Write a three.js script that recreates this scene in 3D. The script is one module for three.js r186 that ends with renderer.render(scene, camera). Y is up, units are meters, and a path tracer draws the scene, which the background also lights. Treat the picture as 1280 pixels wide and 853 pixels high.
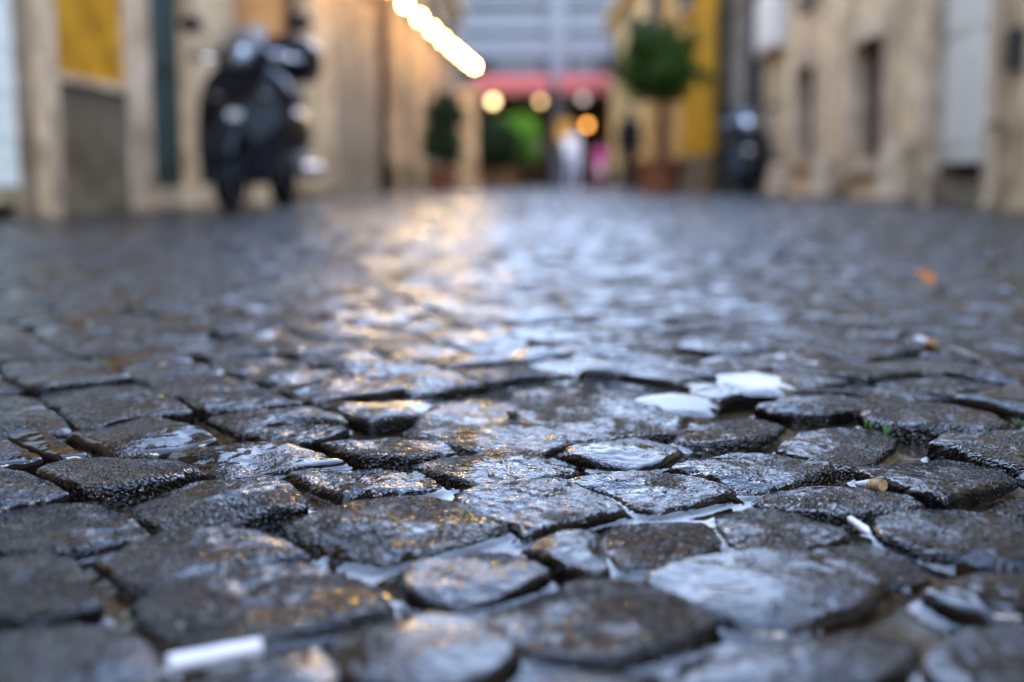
import * as THREE from 'three';
import { mergeGeometries } from 'three/addons/utils/BufferGeometryUtils.js';
import { ImprovedNoise } from 'three/addons/math/ImprovedNoise.js';
import { MarchingCubes } from 'three/addons/objects/MarchingCubes.js';
import { RoundedBoxGeometry } from 'three/addons/geometries/RoundedBoxGeometry.js';

// ---------------------------------------------------------------- camera, sky, sun, exposure
const scene = new THREE.Scene();
const F = 1550 / 1280;                                   // focal length over picture width
const camera = new THREE.PerspectiveCamera(2 * Math.atan(853 / 2 / 1550) * 180 / Math.PI, 1024 / 682, 0.05, 600);
camera.position.set(0, 0.22, 0);
camera.rotation.order = 'YXZ';
camera.rotation.y = Math.atan(50 / 1550);
camera.rotation.x = -Math.atan(202.5 / 1550);
camera.focus = 0.93;
camera.userData.fStop = 2.6;
camera.updateMatrixWorld();

const renderer = new THREE.WebGLRenderer({ antialias: true });
renderer.toneMapping = THREE.LinearToneMapping;
renderer.toneMappingExposure = 3.75;
renderer.shadowMap.enabled = true;
renderer.shadowMap.type = THREE.PCFSoftShadowMap;
renderer.setSize(1024, 682);

const noise = new ImprovedNoise();
const N3 = (x, y, z) => noise.noise(x, y, z);
const fbm = (x, y, z, o = 4) => { let s = 0, a = 0.5, f = 1; for (let i = 0; i < o; i++) { s += a * N3(x * f + i * 7.3, y * f + i * 3.1, z * f); a *= 0.5; f *= 2.03; } return s; };
function rng(seed) { let a = seed >>> 0; return () => { a = (a + 0x6D2B79F5) >>> 0; let t = a; t = Math.imul(t ^ (t >>> 15), t | 1); t ^= t + Math.imul(t ^ (t >>> 7), t | 61); return ((t ^ (t >>> 14)) >>> 0) / 4294967296; }; }
const clamp = (x, a = 0, b = 1) => Math.min(b, Math.max(a, x));
const sstep = (a, b, x) => { const t = clamp((x - a) / (b - a)); return t * t * (3 - 2 * t); };

{ // an overcast sky after rain: cool grey, brighter towards the zenith, soft cloud texture everywhere alike
  const w = 512, h = 256, d = new Float32Array(w * h * 4);
  for (let j = 0; j < h; j++) for (let i = 0; i < w; i++) {
    const el = ((j + 0.5) / h - 0.5) * Math.PI, az = (i + 0.5) / w * 2 * Math.PI, s = Math.sin(el);
    const x = Math.cos(el) * Math.cos(az), z = Math.cos(el) * Math.sin(az);
    const up = Math.max(0, s);
    let L = s >= 0 ? 0.9 + 0.3 * (1 - up) ** 2.6 : 1.2 * Math.max(0.15, 1 + s * 6);
    const k = 1 / (0.25 + up);
    const c = fbm(x * k * 1.6 + 5, z * k * 1.6, 2.5, 4);
    L *= 1 + 0.35 * c * sstep(-0.05, 0.15, s);
    const b = 0.5 - 0.5 * c;
    d.set([L * (1.2 - 0.55 * up ** 0.5 - 0.04 * b), L * (1.28 - 0.3 * up ** 0.5 - 0.01 * b), L * (1.42 + 0.32 * up ** 0.5), 1], (j * w + i) * 4);
  }
  const sky = new THREE.DataTexture(d, w, h, THREE.RGBAFormat, THREE.FloatType);
  sky.mapping = THREE.EquirectangularReflectionMapping; sky.magFilter = sky.minFilter = THREE.LinearFilter; sky.wrapS = THREE.RepeatWrapping; sky.needsUpdate = true;
  scene.background = sky; scene.environment = sky;
}
const sun = new THREE.DirectionalLight(new THREE.Color(1, 0.97, 0.92), 0.9);
sun.position.set(2.5, 14, -3); sun.target.position.set(0, 0, -8);
sun.castShadow = true; sun.shadow.radius = 40; sun.shadow.mapSize.set(2048, 2048);
Object.assign(sun.shadow.camera, { left: -25, right: 25, top: 30, bottom: -30, near: 0.5, far: 60 });
scene.add(sun, sun.target);

// ---------------------------------------------------------------- helpers
const counts = new Map();
function numbered(name) { const n = counts.get(name) || 0; counts.set(name, n + 1); return n ? `${name}_${String(n).padStart(3, '0')}` : name; }
function mesh(name, geo, mat, parent) { const m = new THREE.Mesh(geo, mat); m.name = name; m.castShadow = m.receiveShadow = true; if (parent) parent.add(m); return m; }
function tag(o, label, category, group, kind) { o.userData.label = label; if (category) o.userData.category = category; if (group) o.userData.group = group; if (kind) o.userData.kind = kind; return o; }
function thing(name, label, category, pos = [0, 0, 0], turn = 0, group) { const g = new THREE.Group(); g.name = numbered(name); g.position.set(...pos); g.rotation.y = turn; tag(g, label, category, group); scene.add(g); return g; }
function merged(list) { const g = mergeGeometries(list.map(x => { const y = x.index ? x.toNonIndexed() : x; for (const k of Object.keys(y.attributes)) if (!['position', 'normal', 'uv'].includes(k)) y.deleteAttribute(k); return y; })); return g; }
function boxGeo(w, h, d, x = 0, y = 0, z = 0) {        // uv in metres
  const g = new THREE.BoxGeometry(w, h, d), p = g.attributes.position, n = g.attributes.normal, u = g.attributes.uv;
  g.translate(x, y, z);
  for (let i = 0; i < p.count; i++) { const ax = Math.abs(n.getX(i)), ay = Math.abs(n.getY(i)); u.setXY(i, ax > 0.5 ? p.getZ(i) : p.getX(i), ay > 0.5 ? p.getZ(i) : p.getY(i)); }
  return g;
}
const bx = (parent, name, mat, x0, x1, y0, y1, z0, z1) => mesh(name, boxGeo(Math.abs(x1 - x0), Math.abs(y1 - y0), Math.abs(z1 - z0), (x0 + x1) / 2, (y0 + y1) / 2, (z0 + z1) / 2), mat, parent);
function tube(pts, r, seg = 24, rad = 8) { return new THREE.TubeGeometry(new THREE.CatmullRomCurve3(pts.map(p => new THREE.Vector3(...p))), seg, r, rad, false); }
function lathe(pts, seg = 28) { return new THREE.LatheGeometry(pts.map(p => new THREE.Vector2(...p)), seg); }

// tileable value noise on a periodic lattice, written into out (size n), period cells per side
function addNoise(out, n, cells, amp, seed) {
  const r = rng(seed), g = new Float32Array(cells * cells); for (let i = 0; i < g.length; i++) g[i] = r() * 2 - 1;
  const xi = new Int32Array(n), xj = new Int32Array(n), xf = new Float32Array(n);
  for (let i = 0; i < n; i++) { const f = i / n * cells, k = Math.floor(f); xi[i] = k % cells; xj[i] = (k + 1) % cells; const t = f - k; xf[i] = t * t * (3 - 2 * t); }
  for (let j = 0; j < n; j++) { const a = xi[j] * cells, b = xj[j] * cells, t = xf[j]; for (let i = 0; i < n; i++) { const p = g[a + xi[i]], q = g[a + xj[i]], s = g[b + xi[i]], u = g[b + xj[i]], f = xf[i]; const l = p + (q - p) * f, m = s + (u - s) * f; out[j * n + i] += amp * (l + (m - l) * t); } }
  return out;
}
function dataTex(n, fn, { srgb = false, float = false, repeat = 1 } = {}) {
  const d = float ? new Float32Array(n * n * 4) : new Uint8Array(n * n * 4);
  for (let i = 0; i < n * n; i++) { const c = fn(i); for (let k = 0; k < 3; k++) d[i * 4 + k] = float ? c[k] : clamp(c[k]) * 255; d[i * 4 + 3] = float ? 1 : 255; }
  const t = new THREE.DataTexture(d, n, n, THREE.RGBAFormat, float ? THREE.FloatType : THREE.UnsignedByteType);
  t.wrapS = t.wrapT = THREE.RepeatWrapping; t.magFilter = t.minFilter = THREE.LinearFilter; t.repeat.set(repeat, repeat); if (srgb) t.colorSpace = THREE.SRGBColorSpace; t.needsUpdate = true;
  return t;
}

// ---------------------------------------------------------------- the wet cobbled street
const TILE = 0.62;
let grainTex, stoneColor;
{
  const n = 2048, a = new Float32Array(n * n), m = new Float32Array(n * n), c = new Float32Array(n * n);
  addNoise(a, n, 260, 0.5, 11); addNoise(a, n, 390, 0.55, 12); addNoise(a, n, 560, 0.35, 13);
  addNoise(m, n, 9, 0.7, 21); addNoise(m, n, 23, 0.5, 22); addNoise(m, n, 61, 0.3, 23);
  addNoise(c, n, 40, 0.6, 31); addNoise(c, n, 90, 0.5, 32);
  grainTex = dataTex(n, i => { const k = 0.1 + 0.9 * sstep(-0.25, 0.25, m[i]); const h = 0.5 + 0.34 * a[i] * k + 0.17 * c[i]; return [h, h, h]; }, { float: true, repeat: 1 / TILE });
  const q = 1024, s = new Float32Array(q * q), f = new Float32Array(q * q), b = new Float32Array(q * q);
  addNoise(s, q, 14, 0.6, 41); addNoise(s, q, 37, 0.5, 42); addNoise(f, q, 170, 0.5, 43); addNoise(f, q, 400, 0.6, 44); addNoise(b, q, 300, 1, 45);
  stoneColor = dataTex(q, i => { let v = 0.62 + 0.2 * s[i] + 0.2 * f[i]; const warm = 0.10 * sstep(-0.2, 0.7, s[i]); const fleck = b[i] > 0.86 ? 0.35 : 0; v += fleck; return [v + warm, v + 0.25 * warm, v - 0.3 * warm]; }, { srgb: true, repeat: 1 / TILE });
}
const stoneMats = [[0.045, 0.0095, 0.01], [0.06, 0.011, 0.009], [0.04, 0.0055, 0.012], [0.07, 0.0105, 0.009], [0.07, 0.0016, 0.013]].map(([rough, bump, v], i) => new THREE.MeshPhysicalMaterial({ color: new THREE.Color(v, v * 0.96, v * 0.92), map: stoneColor, bumpMap: grainTex, bumpScale: bump, roughness: rough, ior: 1.37, specularIntensity: 1, name: 'wet_basalt', vertexColors: true }));
const farStoneMat = stoneMats[0].clone(); farStoneMat.name = 'wet_basalt_far'; farStoneMat.roughness = 0.1; farStoneMat.bumpScale = 0.0036;

// gentle unevenness of the street: a shallow dip that holds water near the camera, waves further off
function G(x, z) {
  const dip = 0.009 * sstep(0.12, 0.5, Math.hypot(x - 0.02, (z + 0.72) * 0.7));
  const far = sstep(1.4, 3.2, Math.hypot(x, z));
  return dip + far * (0.03 * fbm(x * 0.45 + 3, 1.7, z * 0.4, 3) - 0.004 * x * x * 0.25);
}
// outlines of the stones in the foreground, x and z in millimetres on the street's top plane
const FORE = [
[-414,-1019,-364,-1079,-323,-1055,-274,-1001,-313,-964,-349,-954,-377,-983],
[-454,-992,-429,-1009,-395,-976,-359,-937,-385,-928],
[-473,-945,-449,-977,-436,-969,-386,-917,-413,-896,-439,-887],
[-379,-879,-372,-918,-329,-933,-303,-931,-262,-901,-275,-857,-299,-838,-321,-828,-334,-841],
[-410,-888,-385,-877,-362,-859,-328,-820,-348,-806,-364,-788,-399,-793,-442,-844],
[-367,-794,-340,-807,-306,-810,-284,-796,-247,-738,-262,-724,-284,-704,-302,-690,-328,-705,-361,-746],
[-288,-812,-261,-844,-242,-869,-209,-878,-196,-869,-164,-812,-188,-784,-213,-760,-243,-750,-257,-768],
[-308,-958,-268,-989,-258,-1002,-226,-1006,-188,-983,-163,-957,-191,-932,-222,-907,-238,-886,-272,-911],
[-269,-1044,-256,-1079,-207,-1088,-173,-1043,-194,-1013,-211,-997,-240,-1009],
[-193,-1004,-167,-1037,-133,-1041,-107,-1035,-69,-1002,-108,-965,-141,-950,-160,-969],
[-203,-903,-177,-932,-151,-936,-123,-931,-78,-889,-91,-867,-129,-848,-144,-838,-161,-860],
[-108,-942,-89,-968,-51,-981,-19,-979,23,-925,1,-902,-37,-878,-64,-892,-91,-922],
[-68,-834,-61,-850,-28,-883,7,-889,29,-867,51,-815,38,-803,6,-777,-17,-752,-25,-776,-47,-804],
[-177,-771,-145,-811,-116,-837,-89,-842,-59,-824,-24,-774,-44,-751,-71,-722,-99,-697,-140,-728],
[-1,-989,18,-1030,43,-1050,69,-1048,110,-1001,85,-957,62,-940,39,-953,21,-972],
[8,-897,28,-915,49,-924,85,-930,112,-905,133,-865,92,-833,71,-818,58,-828,41,-867],
[91,-938,115,-972,155,-985,187,-966,215,-921,188,-895,149,-870,135,-868,119,-903],
[184,-1010,215,-1059,253,-1078,284,-1061,288,-1023,267,-983,235,-932,216,-942,198,-975],
[285,-1126,310,-1162,346,-1183,382,-1176,407,-1141,401,-1082,375,-1048,335,-1050,298,-1062,280,-1085],
[102,-1046,122,-1091,155,-1125,192,-1130,212,-1101,189,-1048,161,-1022,121,-1023],
[191,-1162,226,-1213,266,-1237,303,-1225,324,-1187,293,-1153,254,-1128,220,-1143],
[304,-990,331,-1027,374,-1044,412,-1039,405,-973,356,-911,336,-935,320,-970],
[231,-922,261,-949,308,-961,330,-935,341,-898,318,-869,274,-835,264,-830,247,-855,237,-902],
[140,-848,161,-871,191,-881,220,-880,237,-860,254,-822,230,-813,196,-804,167,-817,148,-831],
[207,-783,222,-803,261,-812,297,-809,321,-777,313,-734,274,-706,254,-705,224,-723,209,-753],
[290,-815,308,-840,341,-854,359,-833,339,-797,304,-786],
[-16,-723,6,-753,27,-761,33,-717,33,-683,23,-677,5,-691],
[29,-761,42,-787,74,-798,100,-789,108,-756,86,-719,61,-699,40,-695,34,-717],
[107,-809,137,-830,166,-811,184,-773,184,-752,150,-729,124,-720,110,-749],
[-86,-680,-70,-706,-43,-723,-21,-718,0,-678,-17,-650,-45,-627,-62,-629,-80,-648],
[-46,-611,-20,-624,1,-650,14,-668,41,-665,69,-639,85,-604,66,-576,27,-552,-3,-558,-26,-578],
[48,-672,75,-703,110,-716,148,-717,176,-698,185,-663,164,-630,124,-599,98,-595,72,-627],
[-266,-692,-252,-724,-224,-746,-186,-754,-171,-744,-140,-711,-165,-687,-191,-662,-215,-639,-238,-656],
[-218,-618,-201,-652,-168,-678,-132,-681,-95,-647,-82,-616,-104,-598,-139,-574,-162,-558,-191,-578],
[-310,-627,-314,-675,-287,-688,-256,-649,-228,-605,-241,-593,-264,-581,-293,-592],
[-281,-549,-266,-568,-232,-582,-207,-578,-185,-552,-173,-520,-192,-494,-229,-485],
[-106,-576,-84,-598,-61,-611,-35,-589,-14,-558,-24,-525,-51,-507,-83,-514,-101,-536],
[148,-717,170,-734,192,-747,210,-723,217,-689,196,-672,177,-674],
[198,-648,223,-675,255,-691,277,-677,272,-634,242,-609,223,-612,207,-623],
[-158,-495,-134,-551,-110,-558,-91,-523,-96,-489],
[50,-518,80,-561,122,-586,160,-601,178,-579,156,-540,106,-504,64,-494],
[169,-549,199,-585,238,-596,251,-571,220,-516,173,-506],
[-13,-508,4,-537,26,-545,48,-536,37,-493],
[-118,-1062,-100,-1181,-42,-1294,61,-1334,133,-1270,114,-1139,97,-1062,70,-1054,18,-1036,-6,-995,-58,-993,-66,-1011,-103,-1049]
];
const PATCH = FORE.pop();
const toPts = a => { const o = []; for (let i = 0; i < a.length; i += 2) o.push([a[i] / 1000, a[i + 1] / 1000]); return o; };
const centroid = p => { let x = 0, z = 0; for (const q of p) { x += q[0]; z += q[1]; } return [x / p.length, z / p.length]; };
const area = p => { let s = 0; for (let i = 0; i < p.length; i++) { const a = p[i], b = p[(i + 1) % p.length]; s += a[0] * b[1] - b[0] * a[1]; } return s / 2; };
const inside = (p, x, z) => { let c = false; for (let i = 0, j = p.length - 1; i < p.length; j = i++) { if ((p[i][1] > z) !== (p[j][1] > z) && x < (p[j][0] - p[i][0]) * (z - p[i][1]) / (p[j][1] - p[i][1]) + p[i][0]) c = !c; } return c; };
const scaleP = (p, k) => { const c = centroid(p); return p.map(q => [c[0] + (q[0] - c[0]) * k, c[1] + (q[1] - c[1]) * k]); };
const chaikin = p => { const o = []; for (let i = 0; i < p.length; i++) { const a = p[i], b = p[(i + 1) % p.length]; o.push([a[0] * 0.86 + b[0] * 0.14, a[1] * 0.86 + b[1] * 0.14], [a[0] * 0.14 + b[0] * 0.86, a[1] * 0.14 + b[1] * 0.86]); } return o; };
function resample(p, n) {
  const L = [0]; for (let i = 0; i < p.length; i++) { const a = p[i], b = p[(i + 1) % p.length]; L.push(L[i] + Math.hypot(b[0] - a[0], b[1] - a[1])); }
  const o = []; let k = 0; for (let i = 0; i < n; i++) { const s = i / n * L[p.length]; while (L[k + 1] < s) k++; const t = (s - L[k]) / (L[k + 1] - L[k] || 1), a = p[k], b = p[(k + 1) % p.length]; o.push([a[0] + (b[0] - a[0]) * t, a[1] + (b[1] - a[1]) * t]); }
  return o;
}
function outline(poly, n, rough) {
  let p = poly; if (area(p) > 0) p = p.slice().reverse();          // the same turning sense for all
  p = resample(chaikin(chaikin(p)), n);
  const c = centroid(p);
  return p.map(q => { const k = 1 + rough * (N3(q[0] * 50, 3.3, q[1] * 50) * 0.05 + N3(q[0] * 190, 8.3, q[1] * 190) * 0.025); return [c[0] + (q[0] - c[0]) * k, c[1] + (q[1] - c[1]) * k]; });
}
// one stone: a lightly domed, worn top that rolls over into upright sides
function stoneGeo(out, { seg, top, rings, edge = 4, r, fine = 1, bevel = 0.006, dome = 0.004, tilt = 0.05, depth = 0.055 }) {
  const c = centroid(out), pos = [], uv = [], col = [], idx = [];
  const ta = (r() - 0.5) * 2 * tilt, tb = (r() - 0.5) * 2 * tilt, du = r() * 7, dv = r() * 7, tone = 0.75 + r() * 0.5, warm = (r() - 0.35) * 0.25, hollow = (r() - 0.5) * 0.006 * fine, ph = r() * 50;
  const rb = 1 - Math.min(0.3, bevel / 0.05);
  const prof = []; for (let i = 1; i <= rings; i++) prof.push([rb * i / rings, 0]);
  for (let i = 1; i <= edge; i++) { const t = i / edge; prof.push([rb + (1 - rb) * Math.sin(t * Math.PI / 2), bevel * (1 - Math.cos(t * Math.PI / 2))]); }
  prof.push([1.012, bevel + 0.012], [1.0, depth]);
  const put = (x, z, k, drop, rough) => {
    const lx = x - c[0], lz = z - c[1];
    let y = top + ta * lx + tb * lz + dome * (1 - k * k) + hollow * N3(x * 22 + ph, 0.5, z * 22) * 2 - drop;
    if (fine) y += rough * (0.0024 * N3(x * 26 + ph, 1.5, z * 26) + 0.0008 * N3(x * 120, 2.5 + ph, z * 120) * fine);
    pos.push(lx, y, lz); uv.push(x + du, z - y * 0.9 + dv); col.push(tone * (1 + warm * 0.5), tone, tone * (1 - warm * 0.6));
  };
  put(c[0], c[1], 0, 0, 1);
  for (let j = 0; j < prof.length; j++) { const [k, drop] = prof[j]; for (let i = 0; i < seg; i++) { const q = out[i]; put(c[0] + (q[0] - c[0]) * k, c[1] + (q[1] - c[1]) * k, Math.min(1, k), drop, j >= prof.length - 1 ? 0 : 1); } }
  for (let i = 0; i < seg; i++) idx.push(0, 1 + i, 1 + (i + 1) % seg);
  for (let j = 0; j < prof.length - 1; j++) for (let i = 0; i < seg; i++) { const a = 1 + j * seg + i, b = 1 + j * seg + (i + 1) % seg, d = a + seg, e = b + seg; idx.push(a, d, b, b, d, e); }
  const g = new THREE.BufferGeometry();
  g.setAttribute('position', new THREE.Float32BufferAttribute(pos, 3)); g.setAttribute('uv', new THREE.Float32BufferAttribute(uv, 2)); g.setAttribute('color', new THREE.Float32BufferAttribute(col, 3)); g.setIndex(idx); g.computeVertexNormals();
  if (!fine) { const nn = g.attributes.normal, v = new THREE.Vector3(); for (let i = 0; i < nn.count; i++) { const ring = i ? Math.floor((i - 1) / seg) : 0; const l = Math.hypot(pos[i * 3], pos[i * 3 + 2]) || 1, k = i === 0 ? 0 : [0.07, 0.8, 3, 9][Math.min(3, ring)]; v.set(-ta + k * pos[i * 3] / l, 1, -tb + k * pos[i * 3 + 2] / l).normalize(); nn.setXYZ(i, v.x, v.y, v.z); } }
  return g;
}
const pavement = new THREE.Group(); pavement.name = 'pavement'; tag(pavement, 'wet street paved with dark square cobblestones', null, null, 'structure'); scene.add(pavement);

// stones of the rest of the street: a lattice laid askew to the walls, its corners jittered
const cells = [];
{
  const p = 0.106, a1 = [0.812 * p, -0.583 * p], a2 = [0.583 * p, 0.812 * p], R = rng(77), jit = new Map();
  const corner = (i, j) => { const k = i * 4096 + j; if (!jit.has(k)) { const x = 0.02 + i * a1[0] + j * a2[0], z = -0.82 + i * a1[1] + j * a2[1]; const s = 0.008; jit.set(k, [x + (N3(i * 0.37, 1.1, j * 0.37) * 0.02) + s * N3(i * 3.7, 5.5, j * 3.9), z + (N3(i * 0.31, 9.1, j * 0.33) * 0.02) + s * N3(i * 3.3, 2.2, j * 3.1)]); } return jit.get(k); };
  const fore = FORE.map(toPts), patch = toPts(PATCH), blockers = [...fore, patch].map(q => ({ q: scaleP(q, 1.05), c: centroid(q), r: Math.max(...q.map(v => Math.hypot(v[0] - centroid(q)[0], v[1] - centroid(q)[1]))) }));
  for (let i = -560; i < 560; i++) for (let j = -560; j < 560; j++) {
    const x = 0.02 + i * a1[0] + j * a2[0], z = -0.82 + i * a1[1] + j * a2[1];
    const right = z > -19.6 ? 3.3 : 2.6 + (z + 19.6) * 0.033;
    if (x < -3.05 || x > right || z > 1.2 || z < -41.5) continue;
    let q = [corner(i, j), corner(i + 1, j), corner(i + 1, j + 1), corner(i, j + 1)];
    const full = Math.abs(area(q)); let drop = full < 0.005;
    const c0 = centroid(q);
    if (z > -1.7 && z < -0.3) for (const b of blockers) {
      if (Math.hypot(c0[0] - b.c[0], c0[1] - b.c[1]) > b.r + 0.1) continue;
      if (inside(b.q, ...c0)) { drop = true; break; }
      let pts = resample(q, 24).map(v => { let [px, pz] = v; for (let s = 0; s < 12 && inside(b.q, px, pz); s++) { px += (c0[0] - px) * 0.12; pz += (c0[1] - pz) * 0.12; } return [px, pz]; });
      q = pts;
    }
    if (drop || Math.abs(area(q)) < full * 0.42) continue;
    cells.push({ q: scaleP(q, 0.985 + 0.04 * N3(i * 1.3, 4.4, j * 1.7)), c: centroid(q) });
  }
}
console.log('cells', cells.length);
const v3 = new THREE.Vector3();
const seen = (x, z) => { v3.set(x, 0, z).project(camera); return v3.z < 1 && Math.abs(v3.x) < 1.12 && v3.y > -1.25 && z < -0.3; };
const nearOutlines = [];
{
  const R = rng(5);
  const SMOOTH = new Set([0, 1, 2, 7, 14, 31, 35, 36, 38, 39, 40, 41, 42]);
  for (const [fi, f] of FORE.entries()) {
    const out = outline(scaleP(toPts(f), 1.055), 96, 0.9), c = centroid(out), h = (R() - 0.5) * 0.0045;
    nearOutlines.push(out);
    const m = mesh(numbered('cobblestone'), stoneGeo(out, { seg: 96, rings: 22, edge: 6, top: G(...c) + h - 0.001, r: R, bevel: 0.004 + R() * 0.003, dome: 0.002 + R() * 0.003, tilt: 0.04 }), stoneMats[SMOOTH.has(fi) ? 4 : [0, 1, 0, 3][Math.floor(R() * 4)]], pavement);
    m.position.set(c[0], 0, c[1]);
  }
  const pts = toPts(PATCH), out = outline(scaleP(pts, 1.12), 120, 0.7), c = centroid(out);
  nearOutlines.push(out);
  const m = mesh('mortar_patch', stoneGeo(out, { seg: 120, rings: 40, edge: 5, top: G(...c) - 0.003, r: R, bevel: 0.003, dome: 0.002, tilt: 0.0, fine: 0.8 }), stoneMats[1], pavement); m.position.set(c[0], 0, c[1]);

  const vis = cells.filter(k => seen(...k.c)).sort((a, b) => Math.hypot(...a.c) - Math.hypot(...b.c)), parts = new Set(vis.slice(0, 299 - FORE.length)), rest = [];
  for (const k of cells) {
    const d = Math.hypot(...k.c);
    if (parts.has(k)) {
      const o = outline(k.q, 64, 0.6); if (d < 2) nearOutlines.push(o);
      const cc = centroid(o), s = mesh(numbered('cobblestone'), stoneGeo(o, { seg: 64, rings: 14, edge: 5, top: G(...cc) + (R() - 0.5) * 0.005, r: R, bevel: 0.004 + R() * 0.003, dome: 0.002 + R() * 0.004, tilt: 0.045 }), stoneMats[[0, 1, 4, 2, 4, 3][Math.floor(R() * 6)]], pavement);
      s.position.set(cc[0], 0, cc[1]);
    } else {
      const close = d < 7 && seen(...k.c), o = close ? outline(k.q, 20, 0.7) : d < 1.6 ? outline(k.q, 24, 0.7) : outline(k.q, 8, 0.6), cc = centroid(o);
      const g = stoneGeo(o, close ? { seg: 20, rings: 4, edge: 3, top: G(...cc) + (R() - 0.5) * 0.01, r: R, bevel: 0.006, dome: 0.005, tilt: 0.08 } : { seg: o.length, rings: 1, edge: 1, top: G(...cc) + (R() - 0.5) * 0.009, r: R, bevel: 0.006, dome: 0.006, tilt: 0.08, fine: 0 });
      g.translate(cc[0], 0, cc[1]); rest.push(g);
    }
  }
  const all = mesh('cobblestones', mergeGeometries(rest), farStoneMat, pavement); all.userData.kind = 'stuff';
}
{ // sandy joints between the stones, then the ground below everything
  const bedMat = new THREE.MeshPhysicalMaterial({ color: new THREE.Color(0.026, 0.02, 0.015), map: stoneColor, bumpMap: grainTex, bumpScale: 0.002, roughness: 0.45, name: 'wet_sand' });
  const nx = 260, nz = 300, x0 = -1.6, x1 = 1.8, z0 = 0.1, z1 = -3.8, g = new THREE.PlaneGeometry(1, 1, nx, nz), p = g.attributes.position, u = g.attributes.uv;
  for (let j = 0; j <= nz; j++) for (let i = 0; i <= nx; i++) { const k = j * (nx + 1) + i, x = x0 + (x1 - x0) * i / nx, z = z1 + (z0 - z1) * j / nz; p.setXYZ(k, x, G(x, z) - 0.0142 + 0.011 * fbm(x * 14, 6.6, z * 14, 3), z); u.setXY(k, x, z); }
  g.computeVertexNormals(); mesh('joint_sand', g, bedMat, pavement);
  const gg = new THREE.PlaneGeometry(400, 400); gg.rotateX(-Math.PI / 2); const uu = gg.attributes.uv; for (let i = 0; i < uu.count; i++) uu.setXY(i, uu.getX(i) * 400, uu.getY(i) * 400);
  const gr = mesh('ground', gg, bedMat, scene); gr.position.y = -0.062; tag(gr, 'dark wet sand bed below the street', null, null, 'structure');
}
{ // rain water standing in the joints, drawn up a little where it meets a stone
  const x0 = -0.8, x1 = 0.9, z0 = -0.44, z1 = -2.0, st = 0.004, nx = Math.round((x1 - x0) / st), nz = Math.round((z0 - z1) / st), D = new Float32Array((nx + 1) * (nz + 1)).fill(0.05);
  for (const o of nearOutlines) {
    const xs = o.map(q => q[0]), zs = o.map(q => q[1]);
    const i0 = Math.max(0, Math.floor((Math.min(...xs) - 0.02 - x0) / st)), i1 = Math.min(nx, Math.ceil((Math.max(...xs) + 0.02 - x0) / st)), j0 = Math.max(0, Math.floor((Math.min(...zs) - 0.02 - z1) / st)), j1 = Math.min(nz, Math.ceil((Math.max(...zs) + 0.02 - z1) / st));
    for (let j = j0; j <= j1; j++) for (let i = i0; i <= i1; i++) {
      const x = x0 + i * st, z = z1 + j * st; let b = 1;
      for (let k = 0; k < o.length; k++) { const p = o[k], q = o[(k + 1) % o.length], ex = q[0] - p[0], ez = q[1] - p[1], t = clamp(((x - p[0]) * ex + (z - p[1]) * ez) / (ex * ex + ez * ez || 1)); const dd = (x - p[0] - ex * t) ** 2 + (z - p[1] - ez * t) ** 2; if (dd < b) b = dd; }
      let d = Math.sqrt(b); if (inside(o, x, z)) d = 0; const k = j * (nx + 1) + i; if (d < D[k]) D[k] = d;
    }
  }
  const g = new THREE.PlaneGeometry(1, 1, nx, nz), p = g.attributes.position;
  for (let j = 0; j <= nz; j++) for (let i = 0; i <= nx; i++) { const k = j * (nx + 1) + i, x = x0 + i * st, z = z1 + j * st; p.setXYZ(k, x, -0.0078 + 0.5 * G(x, z) + 0.003 * Math.exp(-D[k] / 0.0035) + 0.0004 * N3(x * 30, 3, z * 30), z); }
  g.computeVertexNormals();
  const w = mesh('puddle', g, new THREE.MeshPhysicalMaterial({ color: new THREE.Color(0.75, 0.66, 0.52), transmission: 1, thickness: 0, ior: 1.33, roughness: 0.03, name: 'rain_water' }), scene);
  tag(w, 'rain water standing in the joints between cobblestones', null, null, 'structure');
}
// ---------------------------------------------------------------- materials of the buildings
const plasterMap = (() => { const n = 512, a = new Float32Array(n * n), b = new Float32Array(n * n); addNoise(a, n, 5, 0.5, 61); addNoise(a, n, 13, 0.5, 62); addNoise(a, n, 37, 0.35, 63); addNoise(b, n, 120, 0.6, 64); addNoise(b, n, 250, 0.5, 65); return dataTex(n, i => { const v = 0.84 + 0.22 * a[i] + 0.06 * b[i]; return [v, v * (0.985 + 0.02 * a[i]), v * (0.96 + 0.04 * a[i])]; }, { srgb: true, repeat: 1 / 2.2 }); })();
const plasterBump = (() => { const n = 512, a = new Float32Array(n * n); addNoise(a, n, 40, 0.5, 71); addNoise(a, n, 110, 0.5, 72); addNoise(a, n, 250, 0.4, 73); return dataTex(n, i => { const v = 0.5 + 0.3 * a[i]; return [v, v, v]; }, { repeat: 1 / 0.9 }); })();
const plaster = (r, g, b, name = 'plaster', rough = 0.9) => new THREE.MeshPhysicalMaterial({ specularIntensity: 0.1, color: new THREE.Color(r, g, b), map: plasterMap, bumpMap: plasterBump, bumpScale: 0.003, roughness: rough, name });
const plain = (r, g, b, rough = 0.5, metal = 0, name = 'paint') => new THREE.MeshPhysicalMaterial({ specularIntensity: rough > 0.35 ? 0.35 : 1, color: new THREE.Color(r, g, b), roughness: rough, metalness: metal, name });
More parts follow.
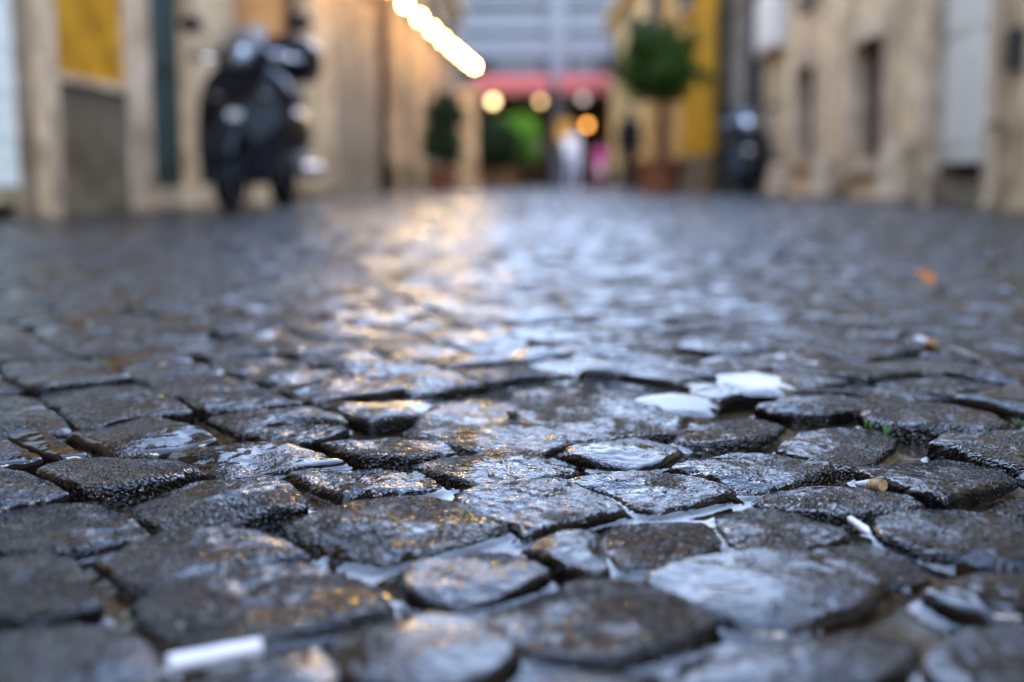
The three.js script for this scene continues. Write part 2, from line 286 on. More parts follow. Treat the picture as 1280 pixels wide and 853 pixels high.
const P = {
  ochre: plaster(0.554, 0.258, 0.0133), orange: plaster(0.598, 0.279, 0.0899), beige: plaster(0.598, 0.432, 0.253), pinkStone: plaster(0.627, 0.46, 0.301, 'travertine'), greyStone: plaster(0.179, 0.136, 0.0861, 'stone'),
  greyWall: plaster(0.299, 0.23, 0.156), pinkGrey: plaster(0.419, 0.293, 0.192), shutter: plain(0.72, 0.71, 0.6, 0.5), cream: plaster(0.69, 0.557, 0.313), yellow: plaster(0.46, 0.25, 0.006), tan: plaster(0.508, 0.306, 0.0966), paleYellow: plaster(0.69, 0.487, 0.205),
  greenDoor: plain(0.012, 0.026, 0.018, 0.7), dark: plain(0.03, 0.026, 0.022, 0.6), brownDoor: plaster(0.0664, 0.0372, 0.0195, 'wood'), pane: plain(0.016, 0.016, 0.017, 0.6, 0, 'dark_window_glass'), shopWall: plaster(0.155, 0.0929, 0.0535), addedDarkOchre: plaster(0.213, 0.0824, 0.0178), addedDarkRust: plaster(0.194, 0.0701, 0.0285), addedDarkUmber: plaster(0.15, 0.0743, 0.032), mauve: plaster(0.286, 0.228, 0.178), doorGrey: plain(0.5, 0.45, 0.35, 0.55), pipe: plain(0.008, 0.014, 0.014, 0.5), white: plain(0.6, 0.55, 0.46, 0.5), wallBeige: plaster(0.686, 0.495, 0.284),  // pane is opaque; the dark of the room behind is put into its colour
  glass: new THREE.MeshPhysicalMaterial({ color: new THREE.Color(0.03, 0.035, 0.04), roughness: 0.08, name: 'dark_window_glass' }), iron: plain(0.03, 0.03, 0.03, 0.5, 0.6, 'iron'),
};
const LEFT = -2.9, RIGHT = 3.2;
function upperWindow(parent, side, x, y, z, w = 1.0, h = 1.6) {         // a shuttered window high on a street wall
  const s = side, wd = bx(parent, 'window', P.pinkStone, x - s * 0.02, x + s * 0.06, y - 0.1, y + h + 0.12, z - w / 2 - 0.12, z + w / 2 + 0.12);
  bx(wd, 'pane', P.glass, x + s * 0.05, x + s * 0.075, y, y + h, z - w / 2, z + w / 2);
  for (const k of [-1, 1]) bx(wd, 'shutter', P.greenDoor, x + s * 0.065, x + s * 0.11, y, y + h, z + k * (w * 0.75) - w * 0.24, z + k * (w * 0.75) + w * 0.24);
  bx(wd, 'sill', P.pinkStone, x, x + s * 0.16, y - 0.16, y - 0.09, z - w / 2 - 0.15, z + w / 2 + 0.15);
}
// ---- left side of the street -------------------------------------------------
{
  const b = thing('ochre_building', 'ochre plastered house with a pale roller shutter and grey stone base', 'building'), L = LEFT;
  bx(b, 'wall', P.ochre, -6.5, L - 0.3, 0, 5.0, 6, -8.94);
  bx(b, 'plaster', P.ochre, L - 0.3, L, 0.79, 2.75, -7.2, -8.42); bx(b, 'plaster', P.addedDarkOchre, L - 0.3, L, 2.75, 5.0, -7.2, -8.42);  // upper plaster: dark colour added to darken its reflection in the stones
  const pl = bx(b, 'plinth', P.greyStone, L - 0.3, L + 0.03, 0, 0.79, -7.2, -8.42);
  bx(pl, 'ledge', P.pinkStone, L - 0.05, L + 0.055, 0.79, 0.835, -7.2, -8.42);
  bx(b, 'plaster', P.addedDarkOchre, L - 0.3, L, 2.75, 5.0, 6, -7.2);  // upper storey again in the added dark colour, to deepen stone reflections
  bx(b, 'plaster', P.ochre, L - 0.3, L, 0.79, 2.75, 6, -3.7);
  bx(b, 'plinth', P.greyStone, L - 0.3, L + 0.03, 0, 0.79, 6, -3.7);
  const sh = new THREE.Group(); sh.name = 'roller_shutter'; b.add(sh);
  for (let k = 0; k < 20; k++) bx(sh, 'slat', P.shutter, L - 0.1, L - 0.06 - 0.004 * (k % 2), 0.18 + k * 0.125, 0.18 + k * 0.125 + 0.12, -3.72, -6.86);
  bx(sh, 'bottom_rail', P.cream, L - 0.15, L - 0.07, 0.09, 0.175, -3.72, -6.86);
  bx(b, 'shutter_box', P.greyStone, L - 0.3, L - 0.16, 0, 2.75, -3.72, -6.86);
  bx(b, 'jamb', P.greyWall, L - 0.3, L - 0.02, 0, 2.75, -6.87, -7.0);
  bx(b, 'jamb', P.pinkStone, L - 0.3, L + 0.05, 0, 2.75, -7.0, -7.195);
  bx(b, 'pilaster', P.pinkStone, L - 0.3, L + 0.03, 0, 5.0, -8.425, -8.94);
  bx(b, 'cornice', P.pinkStone, -6.6, L + 0.3, 5.0, 5.2, 6.1, -8.94);
  for (const z of [-1, -4.6, -7.7]) upperWindow(b, 1, L, 3.25, z, 0.85, 1.15);
}
{
  const b = thing('orange_house', 'orange and beige house with a narrow dark green door behind the scooter', 'building'), L = LEFT;
  bx(b, 'wall', P.orange, -6.5, L - 0.35, 0, 5.2, -8.95, -14.3);
  bx(b, 'wall', P.addedDarkRust, L - 0.35, L, 2.5, 5.2, -8.95, -14.3);  // upper storey colour added dark, to dim what the wet stones mirror
  const d = bx(b, 'door', P.greenDoor, L - 0.12, L - 0.05, 0.16, 2.45, -9.0, -9.88);
  for (const y of [0.3, 1.05, 1.8]) bx(d, 'panel', P.greenDoor, L - 0.05, L - 0.035, y, y + 0.6, -9.12, -9.76);
  mesh('handle', new THREE.SphereGeometry(0.035, 16, 12).translate(L, 1.05, -9.2), P.iron, d);
  bx(b, 'doorstep', P.pinkStone, L - 0.34, L + 0.05, 0, 0.15, -8.96, -9.9);
  bx(b, 'jamb', P.beige, L - 0.35, L + 0.03, 0, 2.5, -9.9, -10.3);
  bx(b, 'wall', P.beige, L - 0.35, L, 0, 2.5, -10.3, -11.5);
  bx(b, 'wall', P.orange, L - 0.35, L - 0.01, 1.0, 2.5, -11.5, -13.7);
  bx(b, 'plinth', P.beige, L - 0.35, L + 0.02, 0, 1.0, -11.5, -13.7);
  bx(b, 'side_door', P.brownDoor, L - 0.35, L - 0.04, 0, 2.5, -13.7, -14.3);
  bx(b, 'cornice', P.beige, -6.6, L + 0.28, 5.2, 5.4, -8.96, -14.3);
  for (const z of [-10.2, -12.7]) upperWindow(b, 1, L, 3.25, z, 0.85, 1.15);
}
{
  const b = thing('grey_house', 'grey stone house with a faded orange panel and a dark doorway', 'building'), L = LEFT;
  bx(b, 'wall', P.greyWall, -6.5, L - 0.35, 0, 5.0, -14.31, -22.5);
  bx(b, 'wall', P.addedDarkUmber, L - 0.35, L, 2.9, 4.9, -14.31, -22.5);  // dark colour added up here so the stones reflect less wall brightness
  bx(b, 'pilaster', P.beige, L - 0.35, L + 0.12, 0.1, 2.9, -14.31, -16.0);
  bx(b, 'pilaster_base', P.greyStone, L - 0.35, L + 0.16, 0, 0.1, -14.31, -16.0);
  bx(b, 'panel', P.orange, L - 0.35, L, 1.15, 2.9, -16.0, -18.1);
  bx(b, 'plinth', P.pinkGrey, L - 0.35, L + 0.03, 0, 1.15, -16.0, -18.1);
  bx(b, 'pilaster', P.greyWall, L - 0.35, L + 0.08, 0, 2.9, -15.4, -20.3);
  bx(b, 'door', P.brownDoor, L - 0.35, L - 0.04, 0, 2.9, -20.3, -22.5);
  bx(b, 'cornice', P.greyStone, -6.6, L + 0.25, 5.0, 5.2, -14.32, -22.5);
  for (const z of [-16, -19.5]) upperWindow(b, 1, L, 3.25, z, 0.85, 1.15);
}
{
  const b = thing('pinkish_house', 'pinkish grey house lit by the string of bulbs', 'building'), L = LEFT;
  bx(b, 'wall', P.pinkGrey, -6.5, L + 0.05, 0, 5.0, -22.51, -38.5);
  bx(b, 'plinth', P.greyStone, L - 0.2, L + 0.09, 0, 0.5, -22.51, -38.5);
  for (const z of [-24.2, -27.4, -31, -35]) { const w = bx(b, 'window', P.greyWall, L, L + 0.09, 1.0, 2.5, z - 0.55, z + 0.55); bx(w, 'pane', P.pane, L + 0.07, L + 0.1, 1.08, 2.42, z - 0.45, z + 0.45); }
  bx(b, 'pilaster', P.beige, L, L + 0.14, 0, 5.0, -22.7, -23.2);
  bx(b, 'pilaster', P.beige, L, L + 0.14, 0, 5.0, -26.8, -25.8);
  bx(b, 'cornice', P.beige, -6.6, L + 0.3, 5.0, 5.2, -22.52, -38.6);
  for (const z of [-24.5, -29, -33.5]) upperWindow(b, 1, L + 0.05, 3.25, z, 0.85, 1.15);
}
{
  const p = thing('stone_pillar', 'pale square stone pillar between the dark shrub and the green hedge', 'pillar', [-1.86, 0, -27.6]);
  bx(p, 'base', P.beige, -0.24, 0.24, 0, 0.3, -0.24, 0.24); bx(p, 'shaft', P.beige, -0.19, 0.19, 0.3, 2.05, -0.19, 0.19); bx(p, 'cap', P.pinkStone, -0.26, 0.26, 2.05, 2.2, -0.26, 0.26);
}
// ---- right side --------------------------------------------------------------
{
  const b = thing('beige_building', 'weathered beige plaster building with low deep-set windows', 'building'), R = RIGHT;
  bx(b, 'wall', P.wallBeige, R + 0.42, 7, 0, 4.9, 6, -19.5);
  bx(b, 'wall', P.addedDarkUmber, R, R + 0.42, 2.9, 4.9, 6, -19.5); bx(b, 'string_course', P.pinkStone, R - 0.06, R + 0.1, 2.86, 2.99, 6, -19.5);  // upper wall: dark colour added for darker reflections in the wet stones
  const seg = (z0, z1, y0 = 0, y1 = 2.9, m = P.wallBeige) => bx(b, 'wall', m, R, R + 0.42, y0, y1, z0, z1);
  const opening = (z0, z1, y0, y1, j = 0.17) => {                   // a deep window with a pale stone surround
    seg(z0, z1, 0, y0 - 0.14); seg(z0, z1, y1 + 0.2, 2.9);
    const w = new THREE.Group(); w.name = 'window'; b.add(w);
    bx(w, 'surround', P.pinkStone, R - 0.05, R + 0.42, y1, y1 + 0.2, z0, z1); bx(w, 'sill', P.pinkStone, R - 0.08, R + 0.42, y0 - 0.14, y0, z0, z1);
    bx(w, 'surround', P.pinkStone, R - 0.05, R + 0.42, y0, y1, z0, z0 - j); bx(w, 'surround', P.pinkStone, R - 0.05, R + 0.42, y0, y1, z1 + j, z1);
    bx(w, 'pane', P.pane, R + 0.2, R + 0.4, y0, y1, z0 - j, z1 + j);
    for (let z = z0 - j - 0.13; z > z1 + j + 0.05; z -= 0.14) mesh('bar', new THREE.CylinderGeometry(0.012, 0.012, y1 - y0, 8).translate(R + 0.12, (y0 + y1) / 2, z), P.iron, w);
  };
  seg(6, -9.2); seg(-10.9, -12.0); opening(-12.0, -13.65, 0.42, 1.62, 0.2); seg(-13.65, -15.15); opening(-15.15, -16.75, 0.52, 1.62, 0.2); seg(-16.75, -19.5);
  // the pale shutter with the cellar opening below it
  const dr = new THREE.Group(); dr.name = 'door'; b.add(dr);
  bx(dr, 'leaf', P.doorGrey, R + 0.1, R + 0.16, 0.36, 2.9, -9.22, -10.88);
  for (const z of [-9.24, -10.04]) for (const y of [0.5, 1.4]) bx(dr, 'panel', P.doorGrey, R + 0.085, R + 0.1, y, y + 0.75, z - 0.1, z - 0.72);
  bx(dr, 'frame', P.pinkStone, R - 0.04, R + 0.42, 0, 2.9, -9.2, -9.32); bx(dr, 'frame', P.pinkStone, R - 0.04, R + 0.42, 0, 2.9, -10.78, -10.9);
  for (let z = -9.45; z > -10.75; z -= 0.16) mesh('cellar_bar', new THREE.CylinderGeometry(0.01, 0.01, 0.155, 8).translate(R + 0.1, 0.278, z), P.iron, dr); bx(dr, 'threshold', P.greyStone, R + 0.02, R + 0.4, 0, 0.2, -9.33, -10.77);
  for (const [z, y] of [[-16, 2.32], [-13, 2.42]]) { const v = bx(b, 'vent', P.iron, R - 0.06, R + 0.02, y, y + 0.16, z - 0.5, z + 0.5); bx(v, 'lintel', P.pinkStone, R - 0.1, R + 0.02, y + 0.16, y + 0.28, z - 0.6, z + 0.6); }
  bx(b, 'plinth', P.greyStone, R - 0.03, R, 0, 0.12, -10.92, -11.98); bx(b, 'plinth', P.greyStone, R - 0.03, R, 0, 0.2, -13.68, -15.12);
  bx(b, 'cornice', P.pinkStone, R - 0.3, 7.1, 4.9, 5.1, 6.1, -19.6);
  for (const z of [-1, -4, -7.2, -10.4, -14, -17.2]) upperWindow(b, -1, R, 3.25, z, 0.85, 1.15);
}
for (const [z, h, label] of [[-11.35, 0.58, 'rounded pale guard stone at the wall beside the grey door'], [-14.3, 0.52, 'rounded pale guard stone at the wall between the two low windows'], [-17.2, 0.46, 'small rounded guard stone at the wall past the far low window']]) {
  const s = thing('guard_stone', label, 'guard stone', [RIGHT - 0.1, -0.02, z], 0, 'guard stones along the beige wall');
  const g = lathe([[0, h], [0.07, h - 0.012], [0.115, h - 0.06], [0.14, h * 0.7], [0.17, h * 0.3], [0.19, 0]], 24), p = g.attributes.position; for (let i = 0; i < p.count; i++) { const k = 1 + 0.12 * N3(p.getX(i) * 9, p.getY(i) * 7 + z, p.getZ(i) * 9); p.setX(i, p.getX(i) * k); p.setZ(i, p.getZ(i) * k); } g.computeVertexNormals();
  mesh('shaft', g, P.pinkStone, s); mesh('foot', new THREE.CylinderGeometry(0.2, 0.23, 0.07, 20).translate(0, 0.035, 0), P.greyStone, s);
}
{
  const d = thing('drainpipe', 'pale drainpipe on the beige wall next to the grey door', 'drainpipe', [RIGHT - 0.07, 0, -9.02]);
  mesh('pipe', new THREE.CylinderGeometry(0.05, 0.038, 4.6, 18).translate(0, 2.35, 0), P.pinkStone, d); mesh('shoe', tube([[0, 0.2, 0], [0, 0.08, 0], [-0.03, 0.03, 0], [-0.07, 0.02, 0]], 0.042, 16, 12), P.pinkStone, d);
  for (const y of [0.6, 2.2, 4.2]) mesh('bracket', new THREE.TorusGeometry(0.056, 0.012, 8, 20).rotateX(Math.PI / 2).translate(0, y, 0), P.iron, d);
  const m = thing('meter_box', 'small dark metal box on the beige wall by the drainpipe', 'box', [RIGHT - 0.04, 1.1, -8.78]);
  mesh('case', new RoundedBoxGeometry(0.08, 0.3, 0.16, 3, 0.015), P.iron, m); mesh('lid', new RoundedBoxGeometry(0.02, 0.24, 0.12, 2, 0.006).translate(-0.045, 0, 0), P.pipe, m);
  const w = thing('wall_box', 'white wall cabinet hung high at the end of the beige building', 'cabinet', [RIGHT - 0.09, 2.02, -18.2]);
  mesh('case', new RoundedBoxGeometry(0.2, 0.85, 1.5, 3, 0.02).translate(0, 0.43, 0), P.white, w); mesh('door', new RoundedBoxGeometry(0.02, 0.75, 1.36, 2, 0.005).translate(-0.105, 0.43, 0), P.white, w); mesh('lock', new THREE.CylinderGeometry(0.02, 0.02, 0.02, 12).rotateZ(Math.PI / 2).translate(-0.12, 0.43, 0.55), P.iron, w);
}
{ // yellow house: its end wall faces the camera, its long wall runs on, closing in slightly
  const b = thing('yellow_house', 'yellow plastered house with pale corner pilaster behind the potted tree', 'building', [2.5, 0, -19.55], Math.atan2(-0.66, 20.45) * -1);
  const L = 20.4;                                                    // local -z runs along the street, x = 0 is the wall
  bx(b, 'wall', P.yellow, 0, 5, 0, 4.9, 0, -3.6); bx(b, 'wall', P.tan, 0.01, 5, 0, 4.9, -3.6, -10); bx(b, 'wall', P.paleYellow, 0, 5, 0, 4.9, -10, -L);
  bx(b, 'plinth', P.greyStone, -0.04, 0, 0, 0.62, -0.02, -3.6); bx(b, 'plinth', P.greyStone, -0.04, 0, 0, 0.5, -10, -L);
  bx(b, 'door', P.brownDoor, -0.02, 0.01, 0, 2.6, -5.65, -6.7);
  bx(b, 'pilaster', P.mauve, 0.22, 0.62, 0, 4.9, 0.08, 0); bx(b, 'corner_strip', P.pipe, 0.02, 0.2, 0, 4.9, 0.04, 0);
  bx(b, 'pilaster', P.paleYellow, -0.08, 0, 0, 4.9, -16, -17);
  bx(b, 'cornice', P.paleYellow, -0.3, 5.1, 4.9, 5.1, 0.2, -L);
  for (const z of [-3, -8, -13, -18]) upperWindow(b, -1, 0, 3.25, z, 0.85, 1.15);
  const p = thing('downpipe', 'dark green iron downpipe on the grey end wall of the yellow house', 'drainpipe', [3.1, 0, -19.44]);
  mesh('pipe', new THREE.CylinderGeometry(0.095, 0.095, 4.9, 16).translate(0, 2.45, 0), P.pipe, p); for (const y of [0.7, 2.4, 4.4]) mesh('bracket', new THREE.TorusGeometry(0.082, 0.016, 8, 18).rotateX(Math.PI / 2).translate(0, y, 0), P.iron, p);
}
// ---- the building that closes the street ---------------------------------------
const lampMat = (r, g, b, k) => new THREE.MeshStandardMaterial({ color: 0x111111, emissive: new THREE.Color(r, g, b), emissiveIntensity: k, name: 'lamp_glow' });
function glow(parent, x, y, z, c, cd, rad) { const l = new THREE.PointLight(new THREE.Color(...c), cd, 0, 2); l.position.set(x, y, z); l.castShadow = true; l.shadow.radius = rad / 0.02; l.name = 'lamp_light'; parent.add(l); }
{
  const blue = plain(0.165, 0.172, 0.18, 0.5), blueDark = plain(0.04, 0.045, 0.047, 0.4), col = plain(0.12, 0.128, 0.138, 0.5);
  const b = thing('grey_building', 'grey blue building with banded storeys closing the end of the street', 'building');
  const z = -42;
  bx(b, 'wall', blueDark, -9, 9, 3.25, 6.75, z, z - 6);
  bx(b, 'shop_wall', P.shopWall, -9, 9, 0, 3.25, z - 3, z - 6);
  for (const x of [-9, -4.2, -0.02, 4.4]) bx(b, 'pier', col, x, x + 0.5, 0, 3.25, z + 0.02, z - 3);
  bx(b, 'fascia', col, -9, 9, 2.95, 3.25, z + 0.01, z - 0.3);
  for (const [y0, y1] of [[4.22, 4.85], [5.12, 5.6], [5.95, 6.3]]) bx(b, 'band', blue, -9, 9, y0, y1, z + 0.12, z);
  for (const x of [-5.2, -0.1, 4.9]) bx(b, 'column', blue, x, x + 0.55, 3.25, 6.75, z + 0.18, z);
  for (const y of [3.55, 4.87, 5.62]) for (const x of [-4.4, -2.3, 0.65, 2.75]) bx(b, 'window', P.glass, x, x + 1.9, y, y + (y < 4 ? 0.62 : 0.24), z + 0.03, z - 0.02);
  bx(b, 'parapet', col, -9.1, 9.1, 6.75, 6.95, z + 0.15, z - 6);
  bx(b, 'shop_floor', P.greyStone, -9, 9, -0.05, 0.03, z, z - 3);
  const red = plain(0.29, 0.06, 0.052, 0.7), redP = plain(0.33, 0.11, 0.09, 0.7);
  for (const [x0, x1, label] of [[-2.55, -0.08, 'wide faded red awning left of the grey column over the shop'], [0.2, 2.1, 'narrower faded red awning right of the grey column over the shop']]) {
    const a = thing('awning', label, 'awning', [(x0 + x1) / 2, 0, z + 0.2], 0, 'red shop awnings'), w = x1 - x0, s = new THREE.Shape([[0, 3.65], [2.2, 3.12], [2.2, 3.08], [0, 3.6]].map(p => new THREE.Vector2(...p)));
    mesh('canopy', new THREE.ExtrudeGeometry(s, { depth: w, bevelEnabled: false }).rotateY(-Math.PI / 2).translate(w / 2, 0, 0), red, a);
    const n = Math.round(w / 0.3); for (let k = 0; k < n; k++) { const vw = w / n; const g = new RoundedBoxGeometry(vw * 0.97, 0.22, 0.015, 2, 0.006).translate(-w / 2 + vw * (k + 0.5), 2.99, 2.2); mesh('valance', g, k % 2 ? red : redP, a); }
    for (const k of [-1, 1]) mesh('arm', tube([[k * (w / 2 - 0.06), 2.9, 0.02], [k * (w / 2 - 0.06), 3.0, 1.1], [k * (w / 2 - 0.06), 3.08, 2.15]], 0.02, 10, 6), P.iron, a);
  }
  // shop lamps and the lit sign
  const lamps = [[-1.86, 2.62, -39.2, [1, 0.72, 0.34], 0.13, 2.4, 0.4, 'large pale yellow globe lamp hung under the wide awning'], [-0.38, 2.62, -39.2, [1, 0.66, 0.3], 0.1, 1.3, 0.2, 'warm globe lamp hung under the wide awning next to the column'], [1.08, 1.9, -39.4, [1, 0.42, 0.08], 0.1, 2.4, 0.2, 'orange globe lamp hung low under the narrower awning'], [0.95, 2.72, -39.5, [1, 0.85, 0.8], 0.12, 0.4, 0.1, 'dim white globe lamp hung high under the narrower awning']];
  for (const [x, y, zz, c, r, k, cd, label] of lamps) {
    const l = thing('globe_lamp', label, 'lamp', [x, y, zz], 0, 'shop lamps'); mesh('globe_light', new THREE.SphereGeometry(r, 24, 16), lampMat(...c, k), l);
    mesh('cap', new THREE.CylinderGeometry(0.03, 0.06, 0.06, 16).translate(0, r + 0.02, 0), P.iron, l); mesh('cord', new THREE.CylinderGeometry(0.008, 0.008, 3.25 - y - r, 6).translate(0, r + (3.25 - y - r) / 2, 0), P.iron, l);
    glow(scene, x, y, zz, c, cd, r);
  }
  const s = thing('shop_sign', 'yellow rectangular sign board inside the shop front', 'sign', [0.42, 1.75, -40.6]); mesh('board', new RoundedBoxGeometry(0.55, 0.7, 0.05, 2, 0.01), plain(0.7, 0.38, 0.05, 0.5), s); mesh('post', new THREE.CylinderGeometry(0.03, 0.03, 1.75, 10).translate(0, -0.87, -0.04), P.iron, s);
  const rs = thing('round_sign', 'round white sign on a thin post before the hedge', 'sign', [-0.68, 0, -37.5]);
  mesh('disc', new THREE.CylinderGeometry(0.3, 0.3, 0.03, 40).rotateX(Math.PI / 2).translate(0, 1.1, 0.03), plain(0.85, 0.76, 0.75, 0.5), rs); mesh('post', new THREE.CylinderGeometry(0.02, 0.02, 1.3, 10).translate(0, 0.65, 0), P.iron, rs); mesh('foot', new THREE.CylinderGeometry(0.16, 0.18, 0.04, 20).translate(0, 0.02, 0), P.iron, rs);
}
{ // bulbs strung along the left wall
  const g = thing('string_lights', 'string of glowing warm bulbs hung along the left houses', 'string lights');
  const pts = [], n = 9; const at = t => { const z = -15.5 - t * 16; return [LEFT + 0.6 + 0.34 * t, 2.82 + 0.2 * t - 0.2 * t * (1 - t), z]; };
  for (let i = 0; i <= n; i++) pts.push(at(i / n));
  mesh('cable', tube(pts.map(([x, y, z]) => [x, y + 0.11, z]), 0.008, 80, 6), P.dark, g);
  const bulbGeo = lathe([[0, -0.055], [0.03, -0.045], [0.044, -0.015], [0.04, 0.015], [0.022, 0.05], [0.016, 0.06]], 18), sock = new THREE.CylinderGeometry(0.018, 0.02, 0.05, 12).translate(0, 0.085, 0), m = lampMat(1, 0.56, 0.1, 78);
  for (const p of pts) { const b = mesh('bulb_light', bulbGeo, m, g); b.position.set(...p); mesh('socket', sock, P.dark, b); glow(scene, ...p, [1, 0.7, 0.34], 0.1, 0.04); }
}
// ---------------------------------------------------------------- things in the street
const rc = new THREE.Raycaster();
pavement.updateMatrixWorld(true);
function topY(x, z) { rc.set(new THREE.Vector3(x, 0.5, z), new THREE.Vector3(0, -1, 0)); const h = rc.intersectObjects(pavement.children.filter(o => o.name !== 'cobblestones' && (o.position.lengthSq() === 0 || Math.hypot(o.position.x - x, o.position.z - z) < 0.3)), false); return h.length ? h[0].point.y : 0; }
const M = {
  black: new THREE.MeshPhysicalMaterial({ color: new THREE.Color(0.004, 0.0045, 0.006), roughness: 0.2, specularIntensity: 0.3, name: 'black_lacquer' }), blackMatt: plain(0.01, 0.01, 0.011, 0.55, 0, 'black_plastic'), seat: plain(0.008, 0.008, 0.009, 0.5, 0, 'vinyl'), rubber: plain(0.012, 0.012, 0.012, 0.8, 0, 'rubber'),
  chrome: plain(0.7, 0.7, 0.72, 0.15, 1, 'chrome'), alloy: plain(0.35, 0.36, 0.38, 0.35, 1, 'alloy'), lens: new THREE.MeshPhysicalMaterial({ color: new THREE.Color(0.75, 0.8, 0.85), roughness: 0.06, metalness: 0.7, clearcoat: 1, name: 'headlight_lens' }), dimLens: new THREE.MeshPhysicalMaterial({ color: new THREE.Color(0.16, 0.18, 0.2), roughness: 0.15, metalness: 0.7, name: 'headlight_lens' }), mirror: plain(0.85, 0.87, 0.9, 0.03, 1, 'mirror'),
  smoke: new THREE.MeshPhysicalMaterial({ color: new THREE.Color(0.35, 0.38, 0.42), transmission: 0.85, thickness: 0, roughness: 0.05, name: 'windscreen' }), red: plain(0.35, 0.01, 0.01, 0.2), amber: plain(0.03, 0.015, 0.008, 0.15), plate: plain(0.7, 0.7, 0.68, 0.4),
};
const rbox = (w, h, d, r, x, y, z, s = 5) => new RoundedBoxGeometry(w, h, d, s, r).translate(x, y, z);
function makeScooter(t, lit) {
  const wheel = (z, name) => {
    const w = new THREE.Group(); w.name = name; t.add(w);
    mesh('tyre', new THREE.TorusGeometry(0.185, 0.058, 16, 44).rotateY(Math.PI / 2).translate(0, 0.243, z), M.rubber, w);
    const sp = [new THREE.TorusGeometry(0.135, 0.016, 10, 36).rotateY(Math.PI / 2).translate(0, 0.243, z), new THREE.CylinderGeometry(0.04, 0.04, 0.09, 20).rotateZ(Math.PI / 2).translate(0, 0.243, z)];
    for (let k = 0; k < 5; k++) { const a = k * 2 * Math.PI / 5; sp.push(new THREE.BoxGeometry(0.025, 0.028, 0.12).translate(0, 0, 0.08).rotateX(a).translate(0, 0.243, z)); }
    mesh('rim', merged(sp), M.alloy, w);
  };
  wheel(0.63, 'front_wheel'); wheel(-0.6, 'rear_wheel');
  for (const k of [-1, 1]) mesh('fork', tube([[k * 0.075, 0.243, 0.63], [k * 0.075, 0.45, 0.57], [k * 0.06, 0.72, 0.48]], 0.019, 12, 10), M.blackMatt, t);
  { const s = new THREE.Shape(); s.absarc(0, 0, 0.275, 0.25, Math.PI * 0.86, false); s.absarc(0, 0, 0.25, Math.PI * 0.86, 0.25, true); mesh('front_fender', new THREE.ExtrudeGeometry(s, { depth: 0.15, bevelEnabled: true, bevelSize: 0.02, bevelThickness: 0.03, bevelSegments: 3, curveSegments: 24 }).translate(0, 0, -0.075).rotateY(Math.PI / 2).translate(0, 0.243, 0.63), M.black, t); }
  { // leg shield: a shield outline, bent round the front
    const s = new THREE.Shape(); s.moveTo(-0.2, 0.2); s.bezierCurveTo(-0.25, 0.35, -0.3, 0.55, -0.29, 0.72); s.bezierCurveTo(-0.28, 0.86, -0.17, 0.95, 0, 0.97); s.bezierCurveTo(0.17, 0.95, 0.28, 0.86, 0.29, 0.72); s.bezierCurveTo(0.3, 0.55, 0.25, 0.35, 0.2, 0.2); s.closePath();
    const g = new THREE.ExtrudeGeometry(s, { depth: 0.05, steps: 2, bevelEnabled: true, bevelSize: 0.025, bevelThickness: 0.05, bevelSegments: 6, curveSegments: 20 }), p = g.attributes.position;
    for (let i = 0; i < p.count; i++) { const x = p.getX(i), y = p.getY(i); p.setZ(i, p.getZ(i) + 0.5 - 1.6 * x * x - (y - 0.3) * 0.34); } g.computeVertexNormals(); const sh = mesh('leg_shield', g, M.black, t);
    mesh('horn_grille', rbox(0.12, 0.07, 0.03, 0.012, 0, 0.62, 0.49), M.chrome, sh);
    for (const k of [-1, 1]) mesh('indicator', new THREE.SphereGeometry(0.05, 18, 12).scale(1, 0.6, 0.7).translate(k * 0.16, 0.74, 0.4), M.amber, t);
  }
  const hc = mesh('handlebar_cover', new THREE.SphereGeometry(1, 32, 22).scale(0.19, 0.12, 0.15).translate(0, 1.0, 0.27), M.black, t);
  mesh('headlight', new THREE.SphereGeometry(1, 28, 18).scale(0.105, 0.085, 0.06).translate(0, 0.99, 0.385), lit || M.lens, hc);
  for (const k of [-1, 1]) {
    mesh('grip', new THREE.CylinderGeometry(0.02, 0.022, 0.14, 14).rotateZ(Math.PI / 2).translate(k * 0.31, 1.02, 0.22), M.rubber, t); mesh('bar', tube([[k * 0.1, 1.01, 0.25], [k * 0.2, 1.03, 0.23], [k * 0.38, 1.02, 0.21]], 0.013, 10, 10), M.chrome, t);
    mesh('brake_lever', tube([[k * 0.2, 1.0, 0.28], [k * 0.3, 1.0, 0.3], [k * 0.38, 0.99, 0.27]], 0.008, 10, 8), M.chrome, t);
    const mr = new THREE.Group(); mr.name = 'mirror'; t.add(mr); mesh('stalk', tube([[k * 0.18, 1.05, 0.24], [k * 0.24, 1.14, 0.24], [k * 0.33, 1.2, 0.22]], 0.007, 10, 8), M.blackMatt, mr); mesh('shell', new THREE.SphereGeometry(1, 20, 14).scale(0.085, 0.055, 0.025).translate(k * 0.37, 1.23, 0.22), M.black, mr); mesh('glass', new THREE.CircleGeometry(1, 24).scale(0.075, 0.046, 1).rotateY(Math.PI).translate(k * 0.37, 1.23, 0.194), M.mirror, mr);
  }
  { const g = new THREE.CylinderGeometry(0.24, 0.27, 0.2, 28, 8, true, -0.6, 1.2), p = g.attributes.position; for (let i = 0; i < p.count; i++) { const y = p.getY(i); p.setXYZ(i, p.getX(i) * (1 - (y > 0.1 ? (y - 0.1) * 1.2 : 0)), y + 1.12, p.getZ(i) + 0.1 - (y + 0.17) * 0.35); } g.computeVertexNormals(); mesh('windscreen', g, M.smoke, t); }
  mesh('floorboard', rbox(0.34, 0.08, 0.5, 0.03, 0, 0.3, 0.14), M.blackMatt, t);
